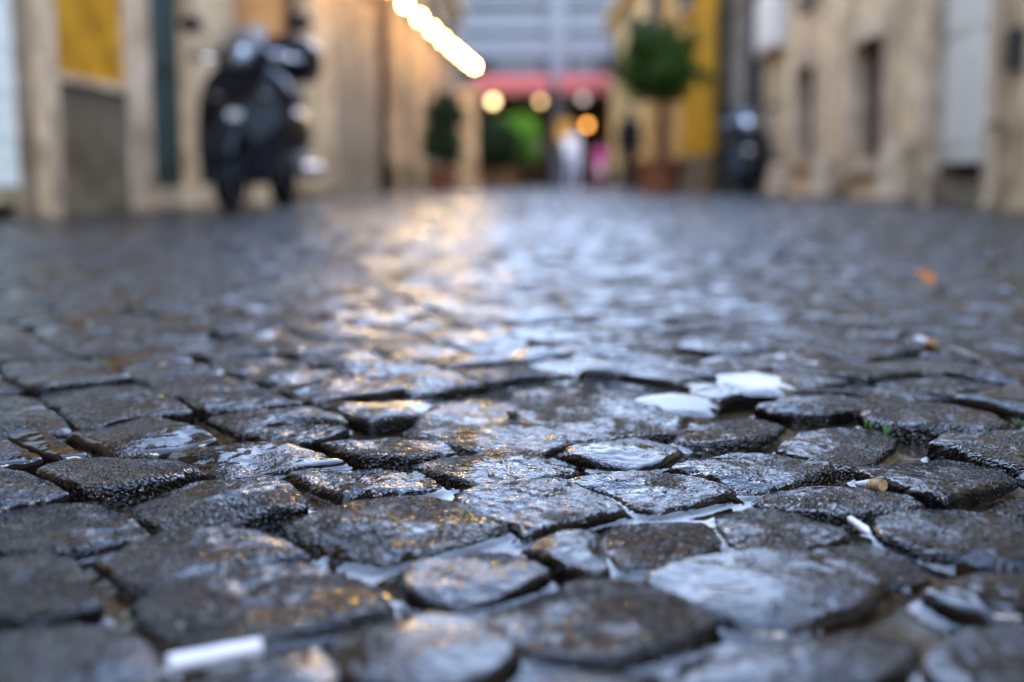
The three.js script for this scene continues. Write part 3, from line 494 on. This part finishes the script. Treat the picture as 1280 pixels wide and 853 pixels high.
  { const g = new THREE.SphereGeometry(1, 36, 24), p = g.attributes.position; for (let i = 0; i < p.count; i++) { const x = p.getX(i), y = p.getY(i), z = p.getZ(i); p.setXYZ(i, Math.sign(x) * Math.abs(x) ** 0.75 * 0.215 * (0.82 + 0.18 * (y > 0 ? 1 : 1 + y)), 0.53 + Math.sign(y) * Math.abs(y) ** 0.7 * 0.22, -0.42 + z * 0.58); } g.computeVertexNormals(); const rb = mesh('rear_body', g, M.black, t); mesh('tail_light', rbox(0.16, 0.07, 0.05, 0.02, 0, 0.62, -0.97), M.red, rb); mesh('number_plate', rbox(0.18, 0.17, 0.012, 0.004, 0, 0.42, -1.0), M.plate, rb); }
  mesh('seat', rbox(0.31, 0.14, 0.74, 0.06, 0, 0.79, -0.33, 6), M.seat, t);
  mesh('rack', merged([tube([[-0.13, 0.84, -0.5], [-0.14, 0.88, -0.75], [-0.1, 0.9, -0.98]], 0.012, 12, 8), tube([[0.13, 0.84, -0.5], [0.14, 0.88, -0.75], [0.1, 0.9, -0.98]], 0.012, 12, 8)]), M.chrome, t);
  const tc = mesh('top_case', rbox(0.46, 0.33, 0.42, 0.11, 0, 1.08, -0.8, 8), M.black, t); mesh('case_band', rbox(0.464, 0.02, 0.424, 0.01, 0, 1.06, -0.8), M.blackMatt, tc);
  mesh('exhaust', merged([new THREE.CylinderGeometry(0.055, 0.06, 0.5, 20).rotateX(Math.PI / 2).translate(0.19, 0.27, -0.62), new THREE.CylinderGeometry(0.025, 0.025, 0.1, 12).rotateX(Math.PI / 2).translate(0.19, 0.27, -0.9)]), M.alloy, t);
  mesh('engine_case', rbox(0.12, 0.2, 0.5, 0.05, -0.16, 0.28, -0.5), M.blackMatt, t);
  for (const k of [-1, 1]) mesh('stand_leg', tube([[k * 0.09, 0.26, -0.2], [k * 0.13, 0.12, -0.24], [k * 0.16, 0.01, -0.28]], 0.013, 8, 8), M.blackMatt, t);
}
makeScooter(thing('motor_scooter', 'glossy black motor scooter with a top case parked by the green door', 'scooter', [-2.02, 0.01, -8.55], -0.06), M.dimLens);
makeScooter(thing('motor_scooter', 'black motor scooter standing in for an unidentified thin dark shape beside the iron downpipe', 'scooter', [2.78, 0.01, -18.2], -0.05));  // stand-in for a thin dark shape that was not identified

// ---- plants
const leafMat = (r, g, b) => new THREE.MeshPhysicalMaterial({ color: new THREE.Color(r, g, b), roughness: 0.55, specularIntensity: 0.3, transmission: 0.25, thickness: 0, vertexColors: true, name: 'leaf' });
function leaves(n, at, size, seed) {
  const R = rng(seed), pos = [], col = [], idx = [], q = new THREE.Quaternion(), e = new THREE.Euler(), v = new THREE.Vector3();
  const shape = [[0, 0, 0], [-0.3, 0.12, 0.5], [0.3, 0.12, 0.5], [0, -0.05, 1]];
  for (let i = 0; i < n; i++) { const c = at(R), s = size * (0.6 + R() * 0.8), b = pos.length / 3, t = 0.7 + R() * 0.6; e.set(R() * 6.3, R() * 6.3, R() * 6.3); q.setFromEuler(e); for (const p of shape) { v.set(...p).multiplyScalar(s).applyQuaternion(q); pos.push(c[0] + v.x, c[1] + v.y, c[2] + v.z); col.push(t * (0.9 + 0.25 * R()), t, t * 0.8); } idx.push(b, b + 1, b + 3, b, b + 3, b + 2); }
  const g = new THREE.BufferGeometry(); g.setAttribute('position', new THREE.Float32BufferAttribute(pos, 3)); g.setAttribute('color', new THREE.Float32BufferAttribute(col, 3)); g.setIndex(idx); g.computeVertexNormals(); return g;
}
function clumps(list, seed) { const R0 = rng(seed), cs = []; for (const [x, y, z, rx, ry, k, cr] of list) for (let i = 0; i < k; i++) { let a, b, c; do { a = R0() * 2 - 1; b = R0() * 2 - 1; c = R0() * 2 - 1; } while (a * a + b * b + c * c > 1); cs.push([x + a * rx, y + b * ry, z + c * rx, cr * (0.6 + 0.8 * R0())]); } return R => { const k = cs[Math.floor(R() * cs.length)]; let a, b, c; do { a = R() * 2 - 1; b = R() * 2 - 1; c = R() * 2 - 1; } while (a * a + b * b + c * c > 1); return [k[0] + a * k[3], k[1] + b * k[3], k[2] + c * k[3]]; }; }
const M2 = { green: leafMat(0.034, 0.075, 0.008), darkGreen: leafMat(0.014, 0.034, 0.014), bright: leafMat(0.12, 0.3, 0.02), bark: plaster(0.09, 0.06, 0.04, 'bark'), clay: plaster(0.3, 0.12, 0.06, 'terracotta'), soil: plain(0.03, 0.02, 0.014, 0.95), clayDark: plaster(0.16, 0.09, 0.05, 'terracotta') };
function pot(t, r, h, m) { mesh('pot', lathe([[0, 0], [r * 0.78, 0], [r * 0.8, 0.02], [r * 0.96, h * 0.8], [r * 1.06, h * 0.82], [r * 1.08, h * 0.98], [r * 1.02, h], [r * 0.94, h], [r * 0.9, h * 0.9], [0, h * 0.88]], 36), m, t); mesh('soil', new THREE.CircleGeometry(r * 0.92, 28).rotateX(-Math.PI / 2).translate(0, h * 0.9, 0), M2.soil, t); }
{
  const t = thing('potted_tree', 'round clipped tree in a terracotta tub before the yellow house', 'tree', [1.62, 0, -19]);
  pot(t, 0.37, 0.52, M2.clay);
  const br = [new THREE.CylinderGeometry(0.035, 0.055, 1.1, 12).translate(0, 0.98, 0)]; const R = rng(9); for (let i = 0; i < 9; i++) { const a = i * 0.7, l = 0.35 + 0.2 * R(); br.push(tube([[0, 1.35 + 0.03 * i, 0], [Math.cos(a) * l * 0.4, 1.6 + 0.04 * i, Math.sin(a) * l * 0.4], [Math.cos(a) * l, 1.75 + 0.06 * i, Math.sin(a) * l]], 0.012, 8, 6)); }
  mesh('trunk', merged(br), M2.bark, t);
  mesh('crown', leaves(11000, clumps([[0, 1.92, 0, 0.52, 0.5, 70, 0.13], [-0.08, 1.75, 0.1, 0.6, 0.32, 45, 0.14], [-0.1, 2.2, 0, 0.42, 0.3, 20, 0.12], [0, 1.92, 0, 0.74, 0.66, 36, 0.06]], 3), 0.078, 4), M2.green, t);
}
{
  const t = thing('potted_shrub', 'tall dark green shrub in a terracotta pot beside the pale pillar', 'shrub', [-2.12, 0, -24]);
  pot(t, 0.28, 0.42, M2.clay); mesh('stem', merged([0, 1, 2].map(k => tube([[0.04 * k - 0.04, 0.36, 0], [0.08 * k - 0.08, 0.8, 0.05 * k], [0.12 * k - 0.12, 1.4, 0]], 0.015, 8, 6))), M2.bark, t);
  mesh('foliage', leaves(9000, clumps([[0, 0.95, 0, 0.36, 0.5, 55, 0.13], [0.05, 1.5, 0, 0.34, 0.34, 40, 0.13]], 5), 0.07, 6), M2.darkGreen, t);
}
{
  const t = thing('hedge_planter', 'clipped dark green bush in a long brown planter past the pillar', 'shrub', [-1.32, 0, -30]);
  mesh('planter', rbox(0.95, 0.42, 0.5, 0.03, 0, 0.21, 0), M2.clayDark, t); mesh('rim', rbox(1.0, 0.07, 0.55, 0.02, 0, 0.42, 0), M2.clayDark, t); mesh('stem', merged([-0.25, 0, 0.25].map(x => tube([[x, 0.4, 0], [x * 1.1, 0.7, 0.02], [x * 1.2, 1.1, 0]], 0.014, 8, 6))), M2.bark, t);
  mesh('foliage', leaves(8000, clumps([[0, 1.05, 0, 0.48, 0.55, 80, 0.14]], 7), 0.075, 8), M2.darkGreen, t);
  const u = thing('potted_shrub', 'bright green bushy shrub behind the dark clipped bush', 'shrub', [-1.05, 0, -33]);
  pot(u, 0.3, 0.4, M2.clayDark); mesh('stem', merged([0, 1].map(k => tube([[0, 0.35, 0], [0.1 * k, 0.8, 0], [0.2 * k - 0.1, 1.4, 0]], 0.015, 8, 6))), M2.bark, u);
  mesh('foliage', leaves(7000, clumps([[0.1, 1.25, 0, 0.68, 0.66, 80, 0.15]], 9), 0.08, 10), M2.bright, u);
}
// ---- people: tapered bones joined by a smooth minimum and meshed
function field(bones, lo, hi, res, k = 0.03) {
  const mc = new MarchingCubes(res, new THREE.MeshStandardMaterial(), false, false, 120000), half = res / 2, c = [0, 1, 2].map(i => (lo[i] + hi[i]) / 2), s = Math.max(...[0, 1, 2].map(i => (hi[i] - lo[i]) / 2)) * 1.08;
  mc.isolation = 0; const f = mc.field;
  for (let z = 0; z < res; z++) for (let y = 0; y < res; y++) for (let x = 0; x < res; x++) {
    const p = [c[0] + (x - half) / half * s, c[1] + (y - half) / half * s, c[2] + (z - half) / half * s]; let d = 9;
    for (const [a, b, ra, rb, fx = 1, fz = 1] of bones) { const e = [b[0] - a[0], b[1] - a[1], b[2] - a[2]], w = [p[0] - a[0], p[1] - a[1], p[2] - a[2]], l = e[0] ** 2 + e[1] ** 2 + e[2] ** 2, t = clamp((w[0] * e[0] + w[1] * e[1] + w[2] * e[2]) / (l || 1)); const q = Math.hypot((w[0] - e[0] * t) / fx, w[1] - e[1] * t, (w[2] - e[2] * t) / fz) - (ra + (rb - ra) * t); const h = clamp(0.5 + 0.5 * (d - q) / k); d = d + (q - d) * h - k * h * (1 - h); }
    f[x + y * res + z * res * res] = -d;
  }
  mc.update();
  const n = mc.count, g = new THREE.BufferGeometry(), pa = new Float32Array(n * 3), na = new Float32Array(n * 3);
  for (let i = 0; i < n; i++) for (let j = 0; j < 3; j++) { pa[i * 3 + j] = mc.positionArray[i * 3 + j] * s + c[j]; na[i * 3 + j] = mc.normalArray[i * 3 + j]; }
  g.setAttribute('position', new THREE.BufferAttribute(pa, 3)); g.setAttribute('normal', new THREE.BufferAttribute(na, 3)); g.setAttribute('uv', new THREE.BufferAttribute(new Float32Array(n * 2), 2)); return g;
}
function person(label, pos, turn, H, cols, step = 0.12, skirt = false) {
  const t = thing('person', label, 'person', pos, turn, 'people at the end of the street'), h = H / 1.7, S = p => p.map(v => v * h), B = (a, b, ra, rb, fx, fz) => [S(a), S(b), ra * h, rb * h, fx, fz];
  const legs = [], feet = [], arms = [], fore = [], hands = [];
  for (const k of [-1, 1]) {
    const dz = k * step, kn = [k * 0.09, 0.5, dz * 0.7 + 0.03], an = [k * 0.09, 0.085, dz], sh = [k * 0.17, 1.4, 0], el = [k * 0.22, 1.12, -dz * 0.4 - 0.02], wr = [k * 0.23, 0.88, -dz * 0.6 + 0.06];
    legs.push(B([k * 0.085, 0.92, 0], kn, 0.082, 0.056), B(kn, an, 0.055, 0.038)); feet.push(B([an[0], 0.045, an[2] - 0.03], [an[0] + k * 0.015, 0.04, an[2] + 0.15], 0.042, 0.034));
    arms.push(B(sh, el, 0.052, 0.042)); fore.push(B(el, wr, 0.04, 0.028));
    const pm = [wr[0], wr[1] - 0.08, wr[2] + 0.01]; hands.push(B(wr, pm, 0.026, 0.034, 0.6, 1));
    for (let f = 0; f < 4; f++) { const z = pm[2] - 0.028 + f * 0.019, l = [0.06, 0.075, 0.08, 0.065][f], a = [pm[0], pm[1] - 0.025, z], b = [pm[0] - k * 0.006, pm[1] - 0.025 - l * 0.55, z + 0.002], c = [pm[0] - k * 0.024, pm[1] - 0.025 - l, z]; hands.push(B(a, b, 0.0095, 0.009), B(b, c, 0.009, 0.0075)); }
    hands.push(B([pm[0], wr[1] - 0.03, pm[2] + 0.025], [pm[0] - k * 0.012, wr[1] - 0.085, pm[2] + 0.058], 0.012, 0.0085));
  }
  const torso = [B([0, 0.95, 0], [0, 1.12, 0.01], 0.125, 0.115, 1.25, 0.85), B([0, 1.12, 0.01], [0, 1.36, -0.01], 0.115, 0.12, 1.35, 0.85), B([-0.13, 1.4, 0], [0.13, 1.4, 0], 0.06, 0.06)];
  const head = [B([0, 1.44, 0], [0, 1.53, 0.01], 0.052, 0.048), B([0, 1.57, 0.02], [0, 1.62, 0], 0.068, 0.082, 0.95, 1.1), B([0, 1.585, 0.085], [0, 1.565, 0.1], 0.008, 0.014), B([0, 1.51, 0.055], [0, 1.53, 0.06], 0.03, 0.03)];
  for (const k of [-1, 1]) head.push(B([k * 0.077, 1.56, 0], [k * 0.08, 1.6, -0.005], 0.012, 0.015, 0.6, 1));
  const skin = new THREE.MeshStandardMaterial({ color: new THREE.Color(0.5, 0.3, 0.21), roughness: 0.6, name: 'skin' }), cloth = c => plain(...c, 0.85, 0, 'cloth');
  const bodyG = mergeGeometries([field([...legs, ...feet, ...torso, ...arms, ...fore], S([-0.35, 0, -0.3]), S([0.35, 1.5, 0.3]), 60), field(head, S([-0.14, 1.4, -0.14]), S([0.14, 1.74, 0.16]), 44, 0.015), ...[-1, 1].map(k => { const hb = hands.slice(k < 0 ? 0 : hands.length / 2, k < 0 ? hands.length / 2 : undefined), w = hb[0][0]; return field(hb, [w[0] - 0.1 * h, w[1] - 0.2 * h, w[2] - 0.1 * h], [w[0] + 0.1 * h, w[1] + 0.03 * h, w[2] + 0.1 * h], 44, 0.004); })]);
  const body = mesh('body', bodyG, skin, t), fat = (b, d) => b.map(q => [q[0], q[1], q[2] + d, q[3] + d, q[4], q[5]]);
  mesh('top', field(fat([...torso, ...arms, ...(cols.long ? fore : [])], 0.014), S([-0.35, 0.8, -0.3]), S([0.35, 1.5, 0.3]), 54), cloth(cols.top), t);
  if (skirt) { const g = lathe([[0.13, 1.02], [0.16, 0.9], [0.21, 0.7], [0.25, 0.52], [0.245, 0.515], [0.2, 0.7], [0.12, 1.0]].map(p => p.map(v => v * h)), 32), p = g.attributes.position; for (let i = 0; i < p.count; i++) { const a = Math.atan2(p.getZ(i), p.getX(i)), w = 1 + 0.06 * Math.sin(a * 9) * clamp((1 - p.getY(i) / h) * 2); p.setX(i, p.getX(i) * w); p.setZ(i, p.getZ(i) * w); } g.computeVertexNormals(); mesh('skirt', g, cloth(cols.low), t); }
  else mesh('trousers', field(fat([...legs, torso[0]], 0.014), S([-0.3, 0, -0.3]), S([0.3, 1.15, 0.3]), 56), cloth(cols.low), t);
  mesh('shoes', field(fat(feet, 0.008), S([-0.2, 0, -0.3]), S([0.2, 0.15, 0.35]), 44, 0.01), cloth(cols.shoe), t);
  mesh('hair', field([B([0, 1.62, -0.015], [0, 1.645, -0.01], 0.088, 0.086, 0.98, 1.05), B([0, 1.6, -0.04], [0, 1.5, -0.055], 0.07, cols.hairEnd || 0.05)], S([-0.14, 1.38, -0.18]), S([0.14, 1.76, 0.14]), 40, 0.02), plain(...cols.hair, 0.6), t);
}
person('person in white top and pale trousers walking under the red awning', [0.58, 0, -36], 0.3, 1.66, { top: [0.8, 0.79, 0.82], low: [0.62, 0.65, 0.78], shoe: [0.5, 0.5, 0.55], hair: [0.2, 0.14, 0.09], long: true }, 0.16);
person('small person in a bright pink top and pale pink skirt under the awning', [1.34, 0, -35], -0.4, 1.18, { top: [0.75, 0.09, 0.32], low: [0.75, 0.42, 0.46], shoe: [0.5, 0.3, 0.3], hair: [0.08, 0.05, 0.03] }, 0.08, true);
person('person in black clothes standing beside the terracotta tub', [1.47, 0, -24], 2.6, 1.55, { top: [0.008, 0.008, 0.012], low: [0.008, 0.008, 0.01], shoe: [0.006, 0.006, 0.006], hair: [0.012, 0.01, 0.012], long: true, hairEnd: 0.07 }, 0.06);

// ---- litter and weeds among the stones
const paper = plain(0.42, 0.42, 0.44, 0.7, 0, 'paper'), cork = plaster(0.6, 0.34, 0.14, 'cork_paper'), ash = plain(0.06, 0.055, 0.05, 0.9, 0, 'ash');
function rollup(name, label, cat, [ax, az], [bxx, bz], r, parts, lift = 0, grp) {
  const ym = Math.max(-0.002, topY((ax + bxx) / 2, (az + bz) / 2)), ya = clamp(topY(ax, az), ym - 0.003, ym + 0.003), yb = clamp(topY(bxx, bz), ym - 0.003, ym + 0.003), a = new THREE.Vector3(ax, ya + r + lift, az), b = new THREE.Vector3(bxx, yb + r + lift, bz), L = a.distanceTo(b);
  const t = thing(name, label, cat, [a.x, a.y, a.z], 0, grp); t.quaternion.setFromUnitVectors(new THREE.Vector3(0, 0, 1), b.clone().sub(a).normalize());
  for (const [pn, z0, z1, ra, rb, m] of parts) { const n = 28, g = new THREE.CylinderGeometry(rb * r, ra * r, (z1 - z0) * L, n, 10).rotateX(Math.PI / 2).translate(0, 0, (z0 + z1) / 2 * L), p = g.attributes.position; for (let i = 0; i < p.count; i++) { const k = 1 + 0.1 * N3(p.getX(i) * 300, p.getY(i) * 300, p.getZ(i) * 200 + 3); p.setX(i, p.getX(i) * k); p.setY(i, p.getY(i) * k); } g.computeVertexNormals(); mesh(pn, g, m, t); }
}
rollup('cigarette', 'long white cigarette stub lying across the stones', 'cigarette', [-0.172, -0.529], [-0.135, -0.551], 0.0044, [['paper_tube', 0, 0.985, 1, 1, paper], ['tobacco', 0.985, 1.0, 0.9, 0.86, ash]], 0.004);
rollup('cigarette_butt', 'crumpled cream cigarette butt with a tan end on a stone', 'cigarette', [0.222, -0.886], [0.234, -0.862], 0.0042, [['paper_tube', 0, 0.55, 0.45, 0.95, paper], ['filter', 0.55, 1, 1, 1.02, plaster(0.72, 0.5, 0.28, 'cork_paper')]]);
rollup('paper_scrap', 'rolled scrap of white paper in a joint near the cigarette butt', 'litter', [0.197, -0.8], [0.201, -0.768], 0.003, [['sheet', 0, 0.8, 0.8, 1, paper], ['fold', 0.8, 1, 1, 0.5, paper]]);
rollup('twig', 'short pale twig on a raised stone', 'twig', [0.489, -1.53], [0.495, -1.43], 0.0035, [['stem', 0, 0.75, 0.8, 1, plaster(0.5, 0.42, 0.34, 'wood')], ['tip', 0.75, 1, 0.95, 0.6, plaster(0.42, 0.34, 0.27, 'wood')]]);
rollup('cigarette_butt', 'white cigarette butt with an orange filter beside the pale twig', 'cigarette', [0.462, -1.574], [0.478, -1.542], 0.0042, [['paper_tube', 0, 0.55, 1, 1, paper], ['filter', 0.55, 1, 1.02, 1.02, cork]]);
{
  const x = 0.767, z = -2.51, y = topY(x, z), t = thing('fallen_leaf', 'small curled orange leaf on the wet stones', 'leaf', [x, y + 0.004, z], 0.5), s = new THREE.Shape(); s.moveTo(0, 0); s.bezierCurveTo(0.02, 0.012, 0.024, 0.03, 0, 0.055); s.bezierCurveTo(-0.024, 0.03, -0.02, 0.012, 0, 0);
  const g = new THREE.ExtrudeGeometry(s, { depth: 0.0006, bevelEnabled: false, curveSegments: 14 }).rotateX(-Math.PI / 2 + 0.5), p = g.attributes.position; for (let i = 0; i < p.count; i++) p.setY(i, p.getY(i) + p.getX(i) ** 2 * 22); g.computeVertexNormals(); mesh('blade', g, plaster(0.32, 0.12, 0.025, 'leaf'), t); mesh('stalk', tube([[0, 0, 0], [0.004, 0.002, 0.012], [0.01, 0.001, 0.025]], 0.0009, 8, 6), M2.bark, t);
}
{
  const R = rng(31), gm = plain(0.02, 0.055, 0.01, 0.5, 0, 'grass');
  for (const [x, z, label] of [[0.272, -1.052, 'tiny green weed in the joint left of the raised dark stone'], [0.286, -1.05, 'second tiny green weed in the joint under the raised dark stone'], [0.397, -1.05, 'tiny green weed at the right end of the raised dark stone']]) {
    const y = Math.max(-0.01, topY(x, z)), t = thing('weed', label, 'weed', [x, y - 0.003, z], 0, 'weeds in the joints');
    for (let i = 0; i < 8; i++) { const a = R() * 6.3, l = 0.005 + R() * 0.008, c = Math.cos(a) * l * 0.5, s = Math.sin(a) * l * 0.5, g = tube([[0, 0, 0], [c * 0.3, l * 0.6, s * 0.3], [c, l, s]], 0.0011, 6, 5); mesh('blade', g, gm, t); }
  }
  const x = -0.036, z = -1.119, y = topY(x, z), t = thing('pebble', 'small dark pebble on the smooth patch', 'pebble', [x, y + 0.002, z]), g = new THREE.IcosahedronGeometry(0.004, 3), p = g.attributes.position; for (let i = 0; i < p.count; i++) { const k = 1 + 0.35 * N3(p.getX(i) * 260, p.getY(i) * 260, p.getZ(i) * 260); p.setXYZ(i, p.getX(i) * k * 1.3, p.getY(i) * k * 0.8, p.getZ(i) * k); } g.computeVertexNormals(); mesh('grain', g, plain(0.02, 0.02, 0.02, 0.4), t); mesh('chip', g.clone().scale(0.4, 0.4, 0.4).translate(0.006, -0.001, 0.001), plain(0.05, 0.04, 0.03, 0.5), t);
}

{ // thin films of rain water on two stones, tilt added to mirror the sky
  const wm = new THREE.MeshPhysicalMaterial({ color: new THREE.Color(0.8, 0.74, 0.64), transmission: 1, thickness: 0, ior: 1.33, roughness: 0.03, name: 'rain_water' });
  for (const [x, z, rx, rz, tilt] of [[0.125, -1.19, 0.042, 0.047, 0.1], [0.212, -1.262, 0.043, 0.052, 0.1]]) {
    const n = 64, pos = [0, 0.0012, 0], idx = []; for (let j = 1; j <= 4; j++) for (let i = 0; i < n; i++) { const a = i / n * 2 * Math.PI, k = j / 4 * (1 + 0.22 * N3(Math.cos(a) * 1.6 + x * 40, 2, Math.sin(a) * 1.6)); pos.push(Math.cos(a) * rx * k, 0.0012 - (j === 4 ? 0.0025 : 0), Math.sin(a) * rz * k); }
    for (let i = 0; i < n; i++) idx.push(0, 1 + (i + 1) % n, 1 + i); for (let j = 0; j < 3; j++) for (let i = 0; i < n; i++) { const a = 1 + j * n + i, b = 1 + j * n + (i + 1) % n; idx.push(a, b, a + n, b, b + n, a + n); }
    const g = new THREE.BufferGeometry(); g.setAttribute('position', new THREE.Float32BufferAttribute(pos, 3)); g.setIndex(idx); g.computeVertexNormals(); g.rotateX(tilt);
    const m = mesh(numbered('puddle_film'), g, wm, scene); m.position.set(x, topY(x, z) + 0.0042, z); tag(m, 'thin film of rain water on one cobblestone, tilt added to mirror the sky', null, 'films of rain water', 'structure');
  }
}
renderer.render(scene, camera);
